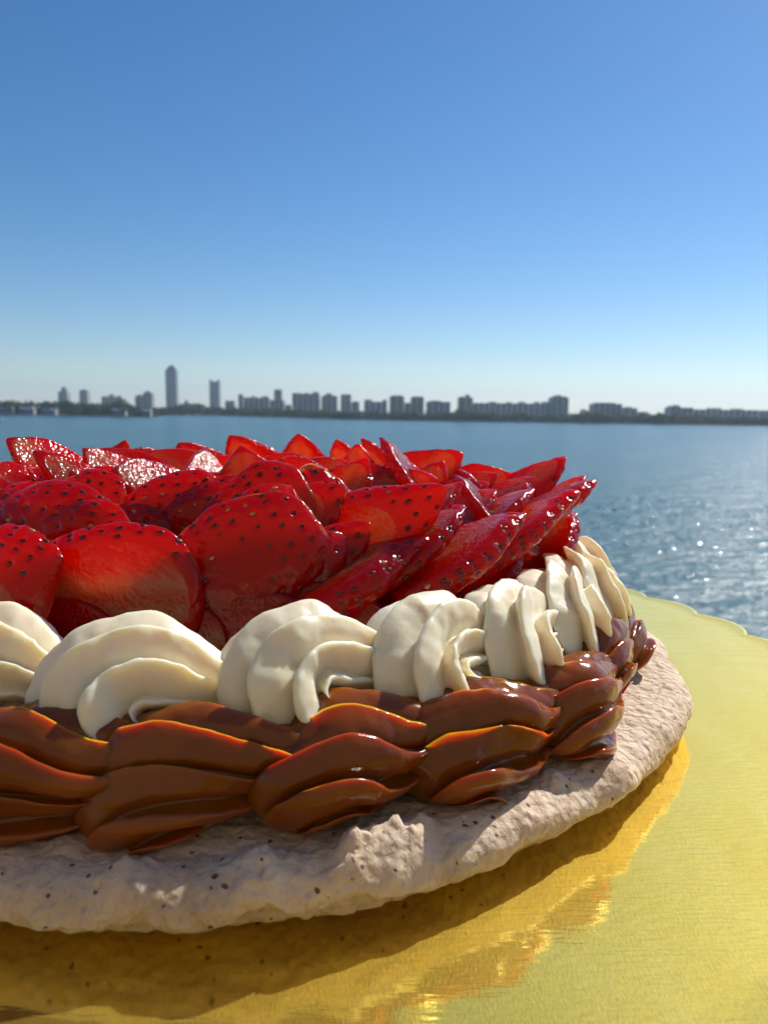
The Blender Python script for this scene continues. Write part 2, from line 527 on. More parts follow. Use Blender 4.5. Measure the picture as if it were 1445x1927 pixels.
def make_wavelets():
    # little wave faces added for sun glints: flattened crests, tilts biased towards the reflection
    r = np.random.default_rng(17)
    n = 2600
    az = np.radians(r.uniform(6, 48, n)); D = 46 + 95 * r.uniform(0, 1, n) ** 0.7
    a = r.uniform(0.08, 0.18, n) * (D / 75) ** 0.7; c = a * r.uniform(0.07, 0.13, n)
    tilt = np.radians(np.abs(r.normal(17, 8, n))); ta = np.radians(r.normal(28, 32, n))
    rings, seg = 5, 12
    ph = np.linspace(0.05, math.pi / 2, rings); th = np.linspace(0, 2 * math.pi, seg, endpoint=False)
    U = np.stack([np.outer(np.sin(ph), np.cos(th)), np.outer(np.sin(ph), np.sin(th)), np.outer(np.cos(ph), np.ones(seg))], -1).reshape(-1, 3)
    V = U[None] * np.stack([a * 1.5, a, c], 1)[:, None]
    # tilt towards the direction ta
    ca, sa = np.cos(ta)[:, None], np.sin(ta)[:, None]
    x = V[..., 0] * ca + V[..., 1] * sa; y = -V[..., 0] * sa + V[..., 1] * ca
    ct, st = np.cos(tilt)[:, None], np.sin(tilt)[:, None]
    y2 = y * ct - V[..., 2] * st; z2 = y * st + V[..., 2] * ct
    X = x * ca - y2 * sa; Y = x * sa + y2 * ca
    V = np.stack([X + (D * np.sin(az))[:, None], Y + (D * np.cos(az))[:, None], z2 + WZ + 0.004], -1).reshape(-1, 3)
    F0 = grid_faces(rings, seg)
    F = (F0[None] + (np.arange(n) * len(U))[:, None, None]).reshape(-1, 4)
    me = mesh_np('glint_ripples', V, F)
    if me.polygons[0].normal.z < 0: me.flip_normals()
    tag(link('glint_ripples', me, RIPPLE), kind='stuff')
make_wavelets()

# shore
def shore_xy(px, D):
    d = ray(px, 780.0)
    return d[0] / d[1] * D, D
bm = bmesh.new()
pts = [(-250, 1010), (0, 1010), (285, 1020), (300, 1290), (420, 1300), (640, 1060), (860, 1030), (1100, 1030), (1300, 1040), (1700, 1040)]
top, bot = [], []
for px, D in pts:
    x, y = shore_xy(px, D)
    top.append((x, y)); 
rowz = (WZ - 0.8, WZ + 0.8)
front = [[bm.verts.new((x, y, z)) for x, y in top] for z in rowz]
back = [bm.verts.new((x * 3.0, 4200, WZ + 0.8)) for x, y in top]
for i in range(len(top) - 1):
    bm.faces.new((front[0][i], front[0][i + 1], front[1][i + 1], front[1][i]))
    bm.faces.new((front[1][i], front[1][i + 1], back[i + 1], back[i]))
tag(from_bm('shore_ground', bm, SAND), kind='structure')

# tree belt along the shore: thousands of small leaf clumps, one wood
_ico = bmesh.new(); bmesh.ops.create_icosphere(_ico, subdivisions=1, radius=1.0)
IV = np.array([v.co[:] for v in _ico.verts]); IF = np.array([[v.index for v in f.verts] for f in _ico.faces]); _ico.free()
def clumps(centres, radii, seed=0):
    r = np.random.default_rng(seed)
    n = len(centres)
    jit = 1 + r.uniform(-0.35, 0.35, (n, len(IV), 1))
    V = centres[:, None, :] + IV[None] * jit * radii[:, None, None] * np.array([1, 1, 0.8])
    F = IF[None] + (np.arange(n) * len(IV))[:, None, None]
    return V.reshape(-1, 3), F.reshape(-1, 3)
def height_of(px, ypx, D):
    d = ray(px, ypx)
    return K + d[2] / d[1] * D      # world z
def crown(cx, cy, z0, z1, w, n, r, rad=1.3):
    p = r.normal(0, 1, (n, 3)); p /= np.linalg.norm(p, axis=1, keepdims=True)
    p *= r.uniform(0.45, 1.0, (n, 1)) ** 0.5
    return np.array([cx, cy, (z0 + z1) / 2]) + p * np.array([w / 2, w / 2, (z1 - z0) / 2])
def belt_top(px):
    xs = [-250, 0, 60, 110, 150, 180, 215, 245, 262, 285, 310, 345, 380, 430, 520, 600, 700, 800, 860, 875, 900, 1000, 1070, 1085, 1100, 1118, 1200, 1225, 1260, 1330, 1445, 1700]
    ys = [752, 753, 754, 752, 756, 758, 753, 757, 765, 767, 764, 758, 761, 766, 768, 771, 773, 775, 775, 769, 774, 777, 778, 775, 771, 776, 779, 778, 777, 781, 783, 786]
    return np.interp(px, xs, ys)
def shore_D(px):
    return np.interp(px, [p[0] for p in pts], [p[1] for p in pts])
r = np.random.default_rng(11)
Cs, Rs = [], []
px = -240.0
while px < 1690:
    D0 = shore_D(px) + r.uniform(8, 60)
    w = r.uniform(9, 17)
    zt = height_of(px, belt_top(px) + r.uniform(-1.5, 5.5), D0)
    x = ray(px, 780)[0] / ray(px, 780)[1] * D0
    zb = WZ + 1.0
    Cs.append(crown(x, D0, zb - 1, max(zt - 0.6, zb + 4), w, 46, r)); Rs.append(r.uniform(0.7, 1.7, 46))
    px += r.uniform(1.6, 4.2)
Vc, Fc = clumps(np.concatenate(Cs), np.concatenate(Rs), 5)
tag(link('tree_belt', mesh_np('tree_belt', Vc, Fc, smooth=False), LEAVES), kind='stuff')

# single trees that stand out of the belt
def tree(px, ytop, D, w, label, m=None):
    d = ray(px, 780); x = d[0] / d[1] * D
    zt = height_of(px, ytop, D); zb = WZ + 0.8
    t = empty('tree', (x, D, zb))
    tag(t, label, 'tree', 'trees rising above the shore belt')
    rr = np.random.default_rng(int(px))
    h = zt - zb
    V, F = clumps(crown(0, 0, h * 0.25, h, w, 160, rr), rr.uniform(0.5, 1.3, 160), int(px) + 1)
    link('crown', mesh_np('tree_crown', V, F, smooth=False), m or LEAVES2, t)
    b_ = bmesh.new()
    bmesh.ops.create_cone(b_, cap_ends=True, segments=8, radius1=0.5, radius2=0.2, depth=h * 0.7, matrix=Matrix.Translation((0, 0, h * 0.35)))
    for k in range(4):
        a = k * 1.7
        mtx = Matrix.Translation((math.cos(a) * w * 0.12, math.sin(a) * w * 0.12, h * 0.55)) @ Matrix.Rotation(a, 4, 'Z') @ Matrix.Rotation(0.6, 4, 'Y')
        bmesh.ops.create_cone(b_, cap_ends=True, segments=6, radius1=0.2, radius2=0.08, depth=h * 0.35, matrix=mtx)
    from_bm('trunk', b_, BARK, t)
for a in ((865, 768, 1022, 16, 'green bushy tree at the left foot of the long pale apartment row'),
          (1099, 770, 1022, 15, 'rounded green tree in the gap right of the long apartment row'),
          (1122, 775, 1020, 11, 'small green tree just left below the stepped apartment block'),
          (232, 751, 1004, 20, 'broad dark tree, tallest on the left island beside the white house'),
          (20, 752, 1003, 18, 'broad tree behind the white houses at the far left shore'),
          (128, 752, 1003, 16, 'dense round tree below the pointed tower on the left island'),
          (1240, 776, 1020, 14, 'low green tree between the stepped block and the rightmost blocks')):
    tree(*a)

# buildings ---------------------------------------------------------------
def building(px0, px1, ytop, D, label, wall=None, group='apartment towers on the far shore', depth=None, cap=None, parts=(), base=None, name='apartment_block', cat='building'):
    wall = wall or WALL_B
    c = (px0 + px1) / 2
    d = ray(c, 770); x = d[0] / d[1] * D
    x0 = ray(px0, 770); x1 = ray(px1, 770)
    X0, X1 = x0[0] / x0[1] * D, x1[0] / x1[1] * D
    w = X1 - X0
    dep = depth or min(w, 26.0)
    zt = height_of(c, ytop, D)
    zb = WZ + 0.8
    h = zt - zb
    t = empty(name, (x, D + dep / 2, zb))
    tag(t, label, cat, group)
    b_ = bmesh.new()
    box_bm(b_, -w / 2, w / 2, -dep / 2, dep / 2, 0, h)
    from_bm('wall', b_, wall, t)
    # floors: glass bands set proud under projecting balcony slabs
    fl = max(3, int(round(h / 3.3)))
    g_ = bmesh.new(); s_ = bmesh.new()
    bays = max(1, int(w / 9))
    for k in range(fl):
        z = h * k / fl
        if k: box_bm(s_, -w / 2 - 0.9, w / 2 + 0.9, -dep / 2 - 1.3, dep / 2 + 0.9, z - 0.18, z + 0.22)
        for q_ in range(bays):
            xa = -w / 2 + w * (q_ + 0.14) / bays; xb = -w / 2 + w * (q_ + 0.86) / bays
            box_bm(g_, xa, xb, -dep / 2 - 0.12, -dep / 2 + 0.1, z + 0.7, z + h / fl - 0.5)
    tag(from_bm('balcony', s_, BAND, t), kind='stuff')
    tag(from_bm('window', g_, GLASS, t), kind='stuff')
    if cap == 'point':
        b_ = bmesh.new()
        box_bm(b_, -w / 2 * 0.96, w / 2 * 0.96, -dep / 2 * 0.96, dep / 2 * 0.96, h + 0.02, h + w * 0.42, 0.45, 0.45)
        from_bm('roof', b_, wall, t)
        b_ = bmesh.new()
        box_bm(b_, -w * 0.05, w * 0.05, -w * 0.05, w * 0.05, h + w * 0.42 + 0.02, h + w * 0.62, 0.4, 0.4)
        from_bm('spire', b_, wall, t)
    elif cap == 'crown':
        for s in (-1, 1):
            b_ = bmesh.new()
            box_bm(b_, s * w * 0.40 - w * 0.09, s * w * 0.40 + w * 0.09, -dep / 2 * 0.9, dep / 2 * 0.9, h + 0.02, h + w * 0.2)
            from_bm('roof_horn', b_, wall, t)
    for (f0, f1, hh) in parts:      # roof boxes: fractions of width, height in metres
        b_ = bmesh.new()
        box_bm(b_, -w / 2 + w * f0, -w / 2 + w * f1, -dep * 0.3, dep * 0.3, h + 0.02, h + hh, 0.95, 0.95)
        from_bm('roof_house', b_, wall, t)
    return t
B = building
B(111, 128, 737, 2100, 'narrow stepped tower with a pointed top, leftmost on the skyline', WALL_B, parts=((0.25, 0.85, 10), (0.4, 0.7, 14)))
B(151, 166, 735, 2100, 'plain narrow tower, second from the left on the skyline', WALL_B, parts=((0.1, 0.9, 3),))
B(192, 231, 747, 1700, 'low wide block with stepped roof behind the left island trees', WALL_A, parts=((0.3, 0.6, 6), (0.05, 0.2, 2.5), (0.7, 0.95, 3)))
B(255, 269, 745, 1700, 'shorter grey half of the pair just left of the tallest tower', WALL_B, parts=((0.3, 0.8, 3),))
B(270, 287, 740, 1700, 'taller domed half of the pair just left of the tallest tower', WALL_B, parts=((0.1, 0.85, 3), (0.3, 0.65, 5.5)))
B(313, 333, 697, 2500, 'tallest tower of the skyline with a pointed crown', WALL_C, cap='point')
B(395, 413, 718, 2400, 'second tallest dark tower with two small horns on its roof', WALL_C, cap='crown')
B(346, 379, 759, 1600, 'low pale block between the two tallest towers', WALL_A, parts=((0.0, 0.25, 6),))
B(424, 441, 754, 1700, 'small square block right of the second tallest tower', WALL_B)
B(449, 457, 742, 1500, 'thin slab at the left end of the central cluster', WALL_B)
B(458, 507, 748, 1520, 'long mid rise block behind the thin slab in the central cluster', WALL_A, parts=((0.3, 0.45, 3), (0.7, 0.95, 3)))
B(508, 534, 753, 1480, 'low block at the foot of the slender green tower', WALL_B)
B(516, 530, 733, 1700, 'slender dark tower rising from the central cluster', WALL_C)
B(536, 549, 762, 1400, 'low pale building left of the broad twelve storey block', WALL_A)
B(550, 600, 741, 1450, 'broad high block, widest of the central cluster, with uneven roof', WALL_B, parts=((0.0, 0.3, 1.5), (0.45, 0.6, 2), (0.75, 0.98, 4)))
B(605, 634, 745, 1460, 'medium block with stepped central roof right of the broad block', WALL_B, parts=((0.2, 0.7, 4), (0.35, 0.5, 6)))
B(641, 660, 742, 1500, 'square flat topped tower right of the stepped roof block', WALL_B)
B(661, 676, 757, 1400, 'low rounded annex against the square flat topped tower', WALL_B, parts=((0.2, 0.8, 2),))
B(685, 728, 756, 1350, 'wide low block with higher ends standing between two gaps', WALL_A, parts=((0.0, 0.35, 4), (0.8, 1.0, 4)))
B(733, 760, 746, 1350, 'left tower of the linked pair with curved top', WALL_B, parts=((0.1, 0.9, 2),))
B(761, 772, 758, 1360, 'low link between the pair of curved top towers', WALL_B)
B(773, 797, 748, 1350, 'right tower of the linked pair with curved top', WALL_B, parts=((0.1, 0.95, 2),))
B(803, 847, 756, 1320, 'isolated flat roofed block right of the linked pair', WALL_B, parts=((0.15, 0.6, 2),))
B(863, 889, 748, 1250, 'tall left end of the long apartment row with small roof turret', WALL_B, parts=((0.5, 0.8, 5), (0.1, 0.4, 1.5)))
B(890, 1036, 759, 1260, 'very long pale apartment row with roof huts', WALL_A, parts=((0.22, 0.30, 2.5), (0.44, 0.50, 2.0), (0.60, 0.68, 3), (0.80, 0.86, 3), (0.9, 1.0, 3.5)))
B(1037, 1069, 748, 1250, 'tall right end of the long apartment row with rounded roof', WALL_B, parts=((0.1, 0.9, 2), (0.3, 0.6, 4)))
B(1116, 1170, 760, 1200, 'large block with rounded shoulders left of the stepped terraces', WALL_B, parts=((0.1, 0.8, 2),))
B(1171, 1199, 768, 1190, 'upper terrace of the stepped apartment block', WALL_A, parts=((0.3, 0.7, 2),))
B(1200, 1219, 775, 1190, 'lowest terrace of the stepped apartment block', WALL_A)
B(1261, 1304, 767, 1180, 'taller left section of the rightmost apartment row', WALL_B, parts=((0.05, 0.5, 2.5), (0.3, 0.4, 4)))
B(1305, 1426, 771, 1190, 'long flat middle section of the rightmost apartment row', WALL_A, parts=((0.28, 0.45, 2.5), (0.66, 0.78, 2)))
B(1428, 1520, 773, 1200, 'pale end section of the rightmost apartment row running out of frame', WALL_A)

def house(px0, px1, ytop, D, label):
    x0 = ray(px0, 770); x1 = ray(px1, 770)
    X0, X1 = x0[0] / x0[1] * D, x1[0] / x1[1] * D
    w = X1 - X0; zb = WZ + 0.8
    h = height_of((px0 + px1) / 2, ytop, D) - zb
    t = empty('waterfront_house', ((X0 + X1) / 2, D, zb))
    tag(t, label, 'house', 'houses on the left island')
    b_ = bmesh.new(); box_bm(b_, -w / 2, w / 2, -4, 4, 0, h * 0.78); from_bm('wall', b_, WALL_B, t)
    b_ = bmesh.new(); box_bm(b_, -w / 2 - 0.6, w / 2 + 0.6, -4.6, 4.6, h * 0.78 + 0.02, h, 0.82, 0.35); from_bm('roof', b_, WALL_B, t)
    n = max(2, int(w / 4))
    for k in range(n):
        b_ = bmesh.new()
        xc = -w / 2 + w * (k + 0.5) / n
        box_bm(b_, xc - w / n * 0.28, xc + w / n * 0.28, -4.1, -3.95, h * 0.2, h * 0.6)
        from_bm('window', b_, GLASS, t)
house(2, 27, 765, 1018, 'white house at the far left shore with trees on both sides')
house(40, 66, 766, 1018, 'white house second from the left on the island shore')
house(81, 107, 769, 1018, 'wide low white house in the middle of the island shore')
house(214, 238, 769, 1018, 'white house under the tallest island tree')
house(270, 285, 770, 1018, 'small white house at the right tip of the left island')

# seawall along the waterline, one low run of stone
bm = bmesh.new()
for (pa, Da), (pb, Db) in zip(pts[:-1], pts[1:]):
    xa, ya = shore_xy(pa, Da - 3); xb, yb = shore_xy(pb, Db - 3)
    L_ = math.hypot(xb - xa, yb - ya); an = math.atan2(yb - ya, xb - xa)
    box_bm(bm, (xa + xb) / 2 - L_ / 2, (xa + xb) / 2 + L_ / 2, (ya + yb) / 2 - 0.5, (ya + yb) / 2 + 0.5, WZ - 0.6, WZ + 1.2, rot=an)
sw = from_bm('seawall', bm, SEAWALL)
tag(sw, 'low grey stone seawall running along the far waterline', 'seawall')

# small motorboat at the left edge
def motorboat():
    D = 640.0
    d = ray(3, 790); x = d[0] / d[1] * D
    t = empty('motorboat', (x, D, WZ), math.radians(8))
    tag(t, 'small white motorboat crossing the bay at the left edge', 'boat')
    st = np.linspace(0, 1, 12)
    V = []
    for s in st:
        hw = 1.25 * (1 - s ** 3.2) + 0.02; keel = -0.35 + 0.5 * s ** 3; sheer = 0.8 + 0.5 * s ** 2
        xx = -3.6 + 7.2 * s
        V += [(xx, -hw, sheer), (xx, -hw * 0.85, 0.15), (xx, 0, keel), (xx, hw * 0.85, 0.15), (xx, hw, sheer), (xx, hw * 0.6, sheer - 0.08), (xx, -hw * 0.6, sheer - 0.08)]
    F = grid_faces(12, 7)
    link('hull', mesh_np('hull', V, F), WHITE, t)
    b_ = bmesh.new(); box_bm(b_, -1.2, 1.0, -0.7, 0.7, 0.75, 1.9, 0.75, 0.85); from_bm('cabin', b_, WHITE, t)
    b_ = bmesh.new(); box_bm(b_, -3.95, -3.62, -0.25, 0.25, 0.3, 1.3); from_bm('outboard_motor', b_, WALL_B, t)
motorboat()

# ------------------------------------------------------------------ gold board
BC = np.array([-0.42, 2.95])
def make_board():
    nseg, scal = 720, 38
    th = np.linspace(0, 2 * math.pi, nseg, endpoint=False)
    sc_ = np.abs(np.sin(th * scal / 2 + 0.15)) ** 0.75
    Rr = 2.115 + 0.075 * sc_
    rings = []
    # top: flat centre up to the rim, thin slightly raised bead, edge, underside
    for f, z in ((0.0005, -1.0), (0.25, -1.0), (0.5, -1.0), (0.75, -1.0), (0.9, -1.0), (0.955, -1.0)):
        rings.append((f * (2.115 + 0.075 * 0.6) * np.ones(nseg), z))
    for dr, z in ((-0.035, -1.0), (-0.022, -0.997), (-0.010, -0.997), (-0.003, -1.001), (0.0, -1.008), (0.0, -1.024), (-0.004, -1.030)):
        rings.append((Rr + dr, z))
    rings.append((np.full(nseg, 1.0), -1.030)); rings.append((np.full(nseg, 0.001), -1.030))
    V = np.concatenate([np.stack([BC[0] + r_ * np.cos(th), BC[1] + r_ * np.sin(th), np.full(nseg, z)], 1) for r_, z in rings])
    F = grid_faces(len(rings), nseg)
    Vm = P(V)
    me = mesh_np('cake_board', Vm, F)
    me.materials.append(GOLD); me.materials.append(CARD)
    mi = np.zeros(len(F), np.int32); mi[(len(rings) - 4) * nseg:] = 1
    me.polygons.foreach_set('material_index', mi)
    me.update()
    if me.polygons[100 + nseg].normal.z < 0: me.flip_normals()
    o = link('cake_board', me)
    o.location.z = 0.0
    return o
board = make_board()
tag(board, 'round gold foil cake board with scalloped edge under the whole cake', 'cake board')

# ------------------------------------------------------------------ the cake
CC = np.array([-0.50, 2.80])
cake = empty('cake', tuple(P([CC[0], CC[1], -1.0])))
tag(cake, 'round meringue cake ringed with piped caramel and whipped cream on the gold board', 'cake')
def to_cake(V):       # height units -> cake-local metres
    return P(V) - np.array(cake.location)

def make_meringue_base():
    na = 900
    th = np.linspace(0, 2 * math.pi, na, endpoint=False)
    prof = [(0.02, -0.86), (0.5, -0.86), (0.9, -0.86), (1.1, -0.858), (1.2, -0.856), (1.28, -0.855)]
    prof += [(r_, -0.855) for r_ in np.linspace(1.30, 1.50, 14)]
    # rounded rim and undercut foot
    for a in np.linspace(88, -70, 30):
        ar = math.radians(a)
        prof.append((1.505 + 0.088 * math.cos(ar), -0.915 + 0.062 * math.sin(ar) if a > 0 else -0.915 + 0.050 * math.sin(ar)))
    prof += [(1.50, -0.975), (1.46, -0.985), (1.42, -0.995), (1.38, -0.9985), (1.0, -0.9985), (0.02, -0.9985)]
    prof = np.array(prof)
    R_ = prof[:, 0][:, None] * np.ones(na)
    Z_ = prof[:, 1][:, None] * np.ones(na)
    lump = NF.fbm(np.stack([np.cos(th) * 3.1, np.sin(th) * 3.1, th * 0], -1), 3)
    w = np.clip((prof[:, 0] - 1.2) / 0.3, 0, 1)[:, None]
    R_ = R_ + w * (0.022 * lump + 0.02 * NF(np.stack([np.cos(th) * 9, np.sin(th) * 9, th * 0 + 4], -1)))
    V = np.stack([CC[0] + R_ * np.cos(th), CC[1] + R_ * np.sin(th), Z_], -1)
    F = grid_faces(len(prof), na)
    Vf = V.reshape(-1, 3).copy()
    Nn = vnormals(Vf, F)
    if Nn[3 * na, 2] < 0: Nn = -Nn; F = F[:, ::-1]
    top = np.repeat(np.clip((prof[:, 0] - 1.0) / 0.2, 0, 1) * (prof[:, 1] > -0.97), na)[:, None]
    # radial scrape ridges on the flank, lumps and crumbs
    n1 = NF.fbm(Vf * 9, 4, 0.55)[:, None]
    n2 = NF.fbm(Vf * 38 + 3, 3, 0.6)[:, None]
    ridged = (1 - np.abs(NF(Vf * np.array([22, 22, 7]) + 9)))[:, None]
    Vf = Vf + Nn * top * (0.0045 * n1 + 0.0030 * n2)
    # torn bumps on the rim
    bumps = [((235, 1650), 0.030, 0.045), ((262, 1678), 0.02, 0.02), ((492, 1640), 0.034, 0.050), ((462, 1672), 0.02, 0.018), ((508, 1668), 0.022, 0.02),
             ((640, 1640), 0.032, 0.05), ((700, 1600), 0.038, 0.055), ((668, 1620), 0.03, 0.03), ((760, 1585), 0.036, 0.04), ((795, 1560), 0.03, 0.026),
             ((1040, 1470), 0.03, 0.03), ((1075, 1560), 0.02, 0.04), ((1000, 1540), 0.016, 0.05), ((1180, 1450), 0.016, 0.05), ((120, 1600), 0.01, 0.04)]
    for (bx, by), hgt, rad in bumps:
        d = ray(bx, by); q_ = d * (-0.86 / d[2])
        dd = (Vf[:, 0] - q_[0]) ** 2 + (Vf[:, 1] - q_[1]) ** 2
        g = np.exp(-dd / (rad * rad))
        sel = (Vf[:, 2] > -0.95)
        Vf[:, 2] += sel * g * hgt * (1 + 0.5 * NF(Vf * 60))
    Vf[:, 2] = np.maximum(Vf[:, 2], -0.9985)
    me = mesh_np('meringue_base', to_cake(Vf), F)
    return link('meringue_base', me, MERINGUE, cake)
make_meringue_base()

# cream filling mound under the fruit
def make_mound():
    na = 160
    th = np.linspace(0, 2 * math.pi, na, endpoint=False)
    prof = np.array([(1.17, -0.90), (1.235, -0.80), (1.19, -0.74), (1.04, -0.70), (0.9, -0.64), (0.7, -0.54), (0.4, -0.44), (0.2, -0.42), (0.002, -0.42)])
    V = np.stack([CC[0] + prof[:, 0][:, None] * np.cos(th), CC[1] + prof[:, 0][:, None] * np.sin(th), prof[:, 1][:, None] * np.ones(na)], -1).reshape(-1, 3)
    F = grid_faces(len(prof), na)
    V = V + 0.02 * np.stack([NF(V * 6), NF(V * 6 + 5), NF(V * 6 + 9)], -1)
    return link('cream_filling', mesh_np('cream_filling', to_cake(V), F), CREAM, cake)
make_mound()

# piped shapes: a ridged rope swept along a path
def star(theta, n, depth, skew=0.0, soft=0.85):
    ph = (theta * n / (2 * math.pi)) % 1.0
    g = np.where(ph < soft, np.sin(0.5 * math.pi * ph / soft), np.cos(0.5 * math.pi * (ph - soft) / (1 - soft)))
    return 1 - depth * (1 - g), theta + skew * g ** 2
def round_star(theta, n, depth):
    g = np.abs(np.cos(n * theta / 2)) ** 1.5
    return 1 - depth * (1 - g) + 0.008 * np.cos(theta * n * 4 + 1.0), theta + 0.30 * (g - 0.3)

def sweep(path, rad, prof, twist, M=110, ref=(0, 1, 0), squash=None):
    path = np.asarray(path, float)
    n = len(path)
    T = np.gradient(path, axis=0); T /= np.linalg.norm(T, axis=1, keepdims=True)
    ref = np.asarray(ref, float)
    A = ref - T * (T @ ref)[:, None]; A /= np.linalg.norm(A, axis=1, keepdims=True)
    Bv = np.cross(T, A)
    th = np.linspace(0, 2 * math.pi, M, endpoint=False)
    V = np.zeros((n, M, 3))
    for i in range(n):
        rho, th2 = prof(th, i / (n - 1))
        a = th2 + twist[i]
        r_ = rad[i] * rho
        V[i] = path[i] + np.outer(np.cos(a) * r_, A[i]) + np.outer(np.sin(a) * r_, Bv[i])
    return V.reshape(-1, 3), grid_faces(n, M)

def fix_out(V, F):
    c = V[F].mean(1); fn = np.cross(V[F[:, 2]] - V[F[:, 0]], V[F[:, 3]] - V[F[:, 1]])
    vol = (c * fn).sum()
    return F[:, ::-1] if vol < 0 else F

def ring_frame(alpha, r_, z):
    a = math.radians(alpha)
    o = np.array([math.cos(a), math.sin(a), 0.0]); t = np.array([-math.sin(a), math.cos(a), 0.0]); u = np.array([0, 0, 1.0])
    org = np.array([CC[0], CC[1], z]) + r_ * o
    return org, t, o, u

def caramel_mesh(seed, length=0.40, size=0.148, nlobe=9, depth=0.37, twist_total=2.1, phase=0.0, rise=0.08):
    rr = np.random.default_rng(seed)
    n = 96
    s = np.linspace(0.0, 1.0, n)
    hd = np.radians(np.interp(s, [0, 0.10, 0.48, 1.0], [78, 66, 6, 0 + rr.uniform(-6, 6)]))
    spd = length * 1.12 * np.interp(s, [0, 0.5, 1.0], [0.62, 1.0, 1.35]) / n
    x = np.cumsum(np.cos(hd) * spd); z = np.cumsum(np.sin(hd) * spd)
    x = x - 0.5 * x.max() + 0.035; z = z - z.max() + 0.085 + rise * 0.9
    y = 0.012 * np.sin(s * 6 + rr.uniform(0, 6))
    path = np.stack([x, y, z], 1)
    rad = size * 1.03 * np.maximum(np.sin(math.pi * np.clip(s, 0.0, 1) ** 0.62), 0) ** 0.60 * (1 - 0.22 * s)
    rad = np.maximum(rad, 0.004)
    rad[-8:] = np.maximum(rad[-8:], 0.012 * np.linspace(1, 0.1, 8))
    tw = phase - twist_total * (s ** 0.9)
    amp = rr.uniform(0.82, 1.14, nlobe)
    skw = rr.uniform(0.22, 0.40)
    def pf(th, u_):
        rho, t2 = star(th, nlobe, depth * (0.70 + 0.40 * u_), skew=skw, soft=0.74)
        k = (th * nlobe / (2 * math.pi))
        am = np.interp(k, np.arange(nlobe + 1) + 0.5, np.append(amp, amp[0]), period=nlobe)
        return rho * (1 + (am - 1) * np.clip(rho, 0, 1)), t2
    V, F = sweep(path, rad, pf, tw, 130)
    V = V + (0.014 * np.stack([NF(V * 9 + seed * 3.1), NF(V * 9 + seed * 1.7 + 5), NF(V * 9 + seed * 2.3 + 11)], -1)) + 0.0025 * np.stack([NF(V * 38 + seed), NF(V * 38 + seed + 5), NF(V * 38 + seed + 9)], -1)
    V[:, 2] = np.where(V[:, 2] < 0.02, 0.02 * np.tanh(V[:, 2] / 0.02) , V[:, 2])
    V[:, 2] = np.maximum(V[:, 2], -0.012)
    return V, fix_out(V, F)

def place_ring(name, VF, alpha, r_, z, material, label=None, lean=0.0, scale=1.0):
    V, F = VF
    org, t, o, u = ring_frame(alpha, r_, z)
    Vw = org + scale * (V[:, :1] * t + V[:, 1:2] * o + V[:, 2:] * u)
    ob = link(name, mesh_np(name, to_cake(Vw), F), material, cake)
    if label: ob['label'] = label
    return ob

# local y = outward here: local frame (t, o, u) is left handed, so flip
def flipF(VF): return VF[0], VF[1][:, ::-1]

car_front = {-96: (1, 0.52, 0.164, 0.3), -81.5: (2, 0.56, 0.146, 0.0), -68.5: (3, 0.47, 0.156, 0.15), -55.5: (4, 0.46, 0.170, 0.1), -41: (5, 0.42, 0.162, 0.4),
             -27: (6, 0.40, 0.148, 0.2), -13: (7, 0.38, 0.130, 0.0), 1: (8, 0.36, 0.120, 0.3), 15: (9, 0.36, 0.12, 0.1), -113: (10, 0.48, 0.16, 0.2)}
for al, (sd, ln, sz, ph) in car_front.items():
    place_ring('caramel_dollop', flipF(caramel_mesh(sd, ln, sz, phase=ph)), al, 1.365 - 0.045 * (al > -30), -0.882, CARAMEL)
spare = flipF(caramel_mesh(21, 0.37, 0.125))
Vs_, Fs_ = spare
shared = None
for al in np.arange(29, 236, 14.0):
    a = math.radians(al)
    if shared is None:
        org, t, o, u = ring_frame(0, 1.36, -0.865)
        Vw = (org - np.array([CC[0], CC[1], 0])) + (Vs_[:, :1] * t + Vs_[:, 1:2] * o + Vs_[:, 2:] * u)
        shared = mesh_np('caramel_dollop', (Vw + np.array([0, 0, 1.0])) * K, Fs_)
        shared.materials.append(CARAMEL)
    ob = link('caramel_dollop', shared, CARAMEL, cake)
    ob.rotation_euler.z = a

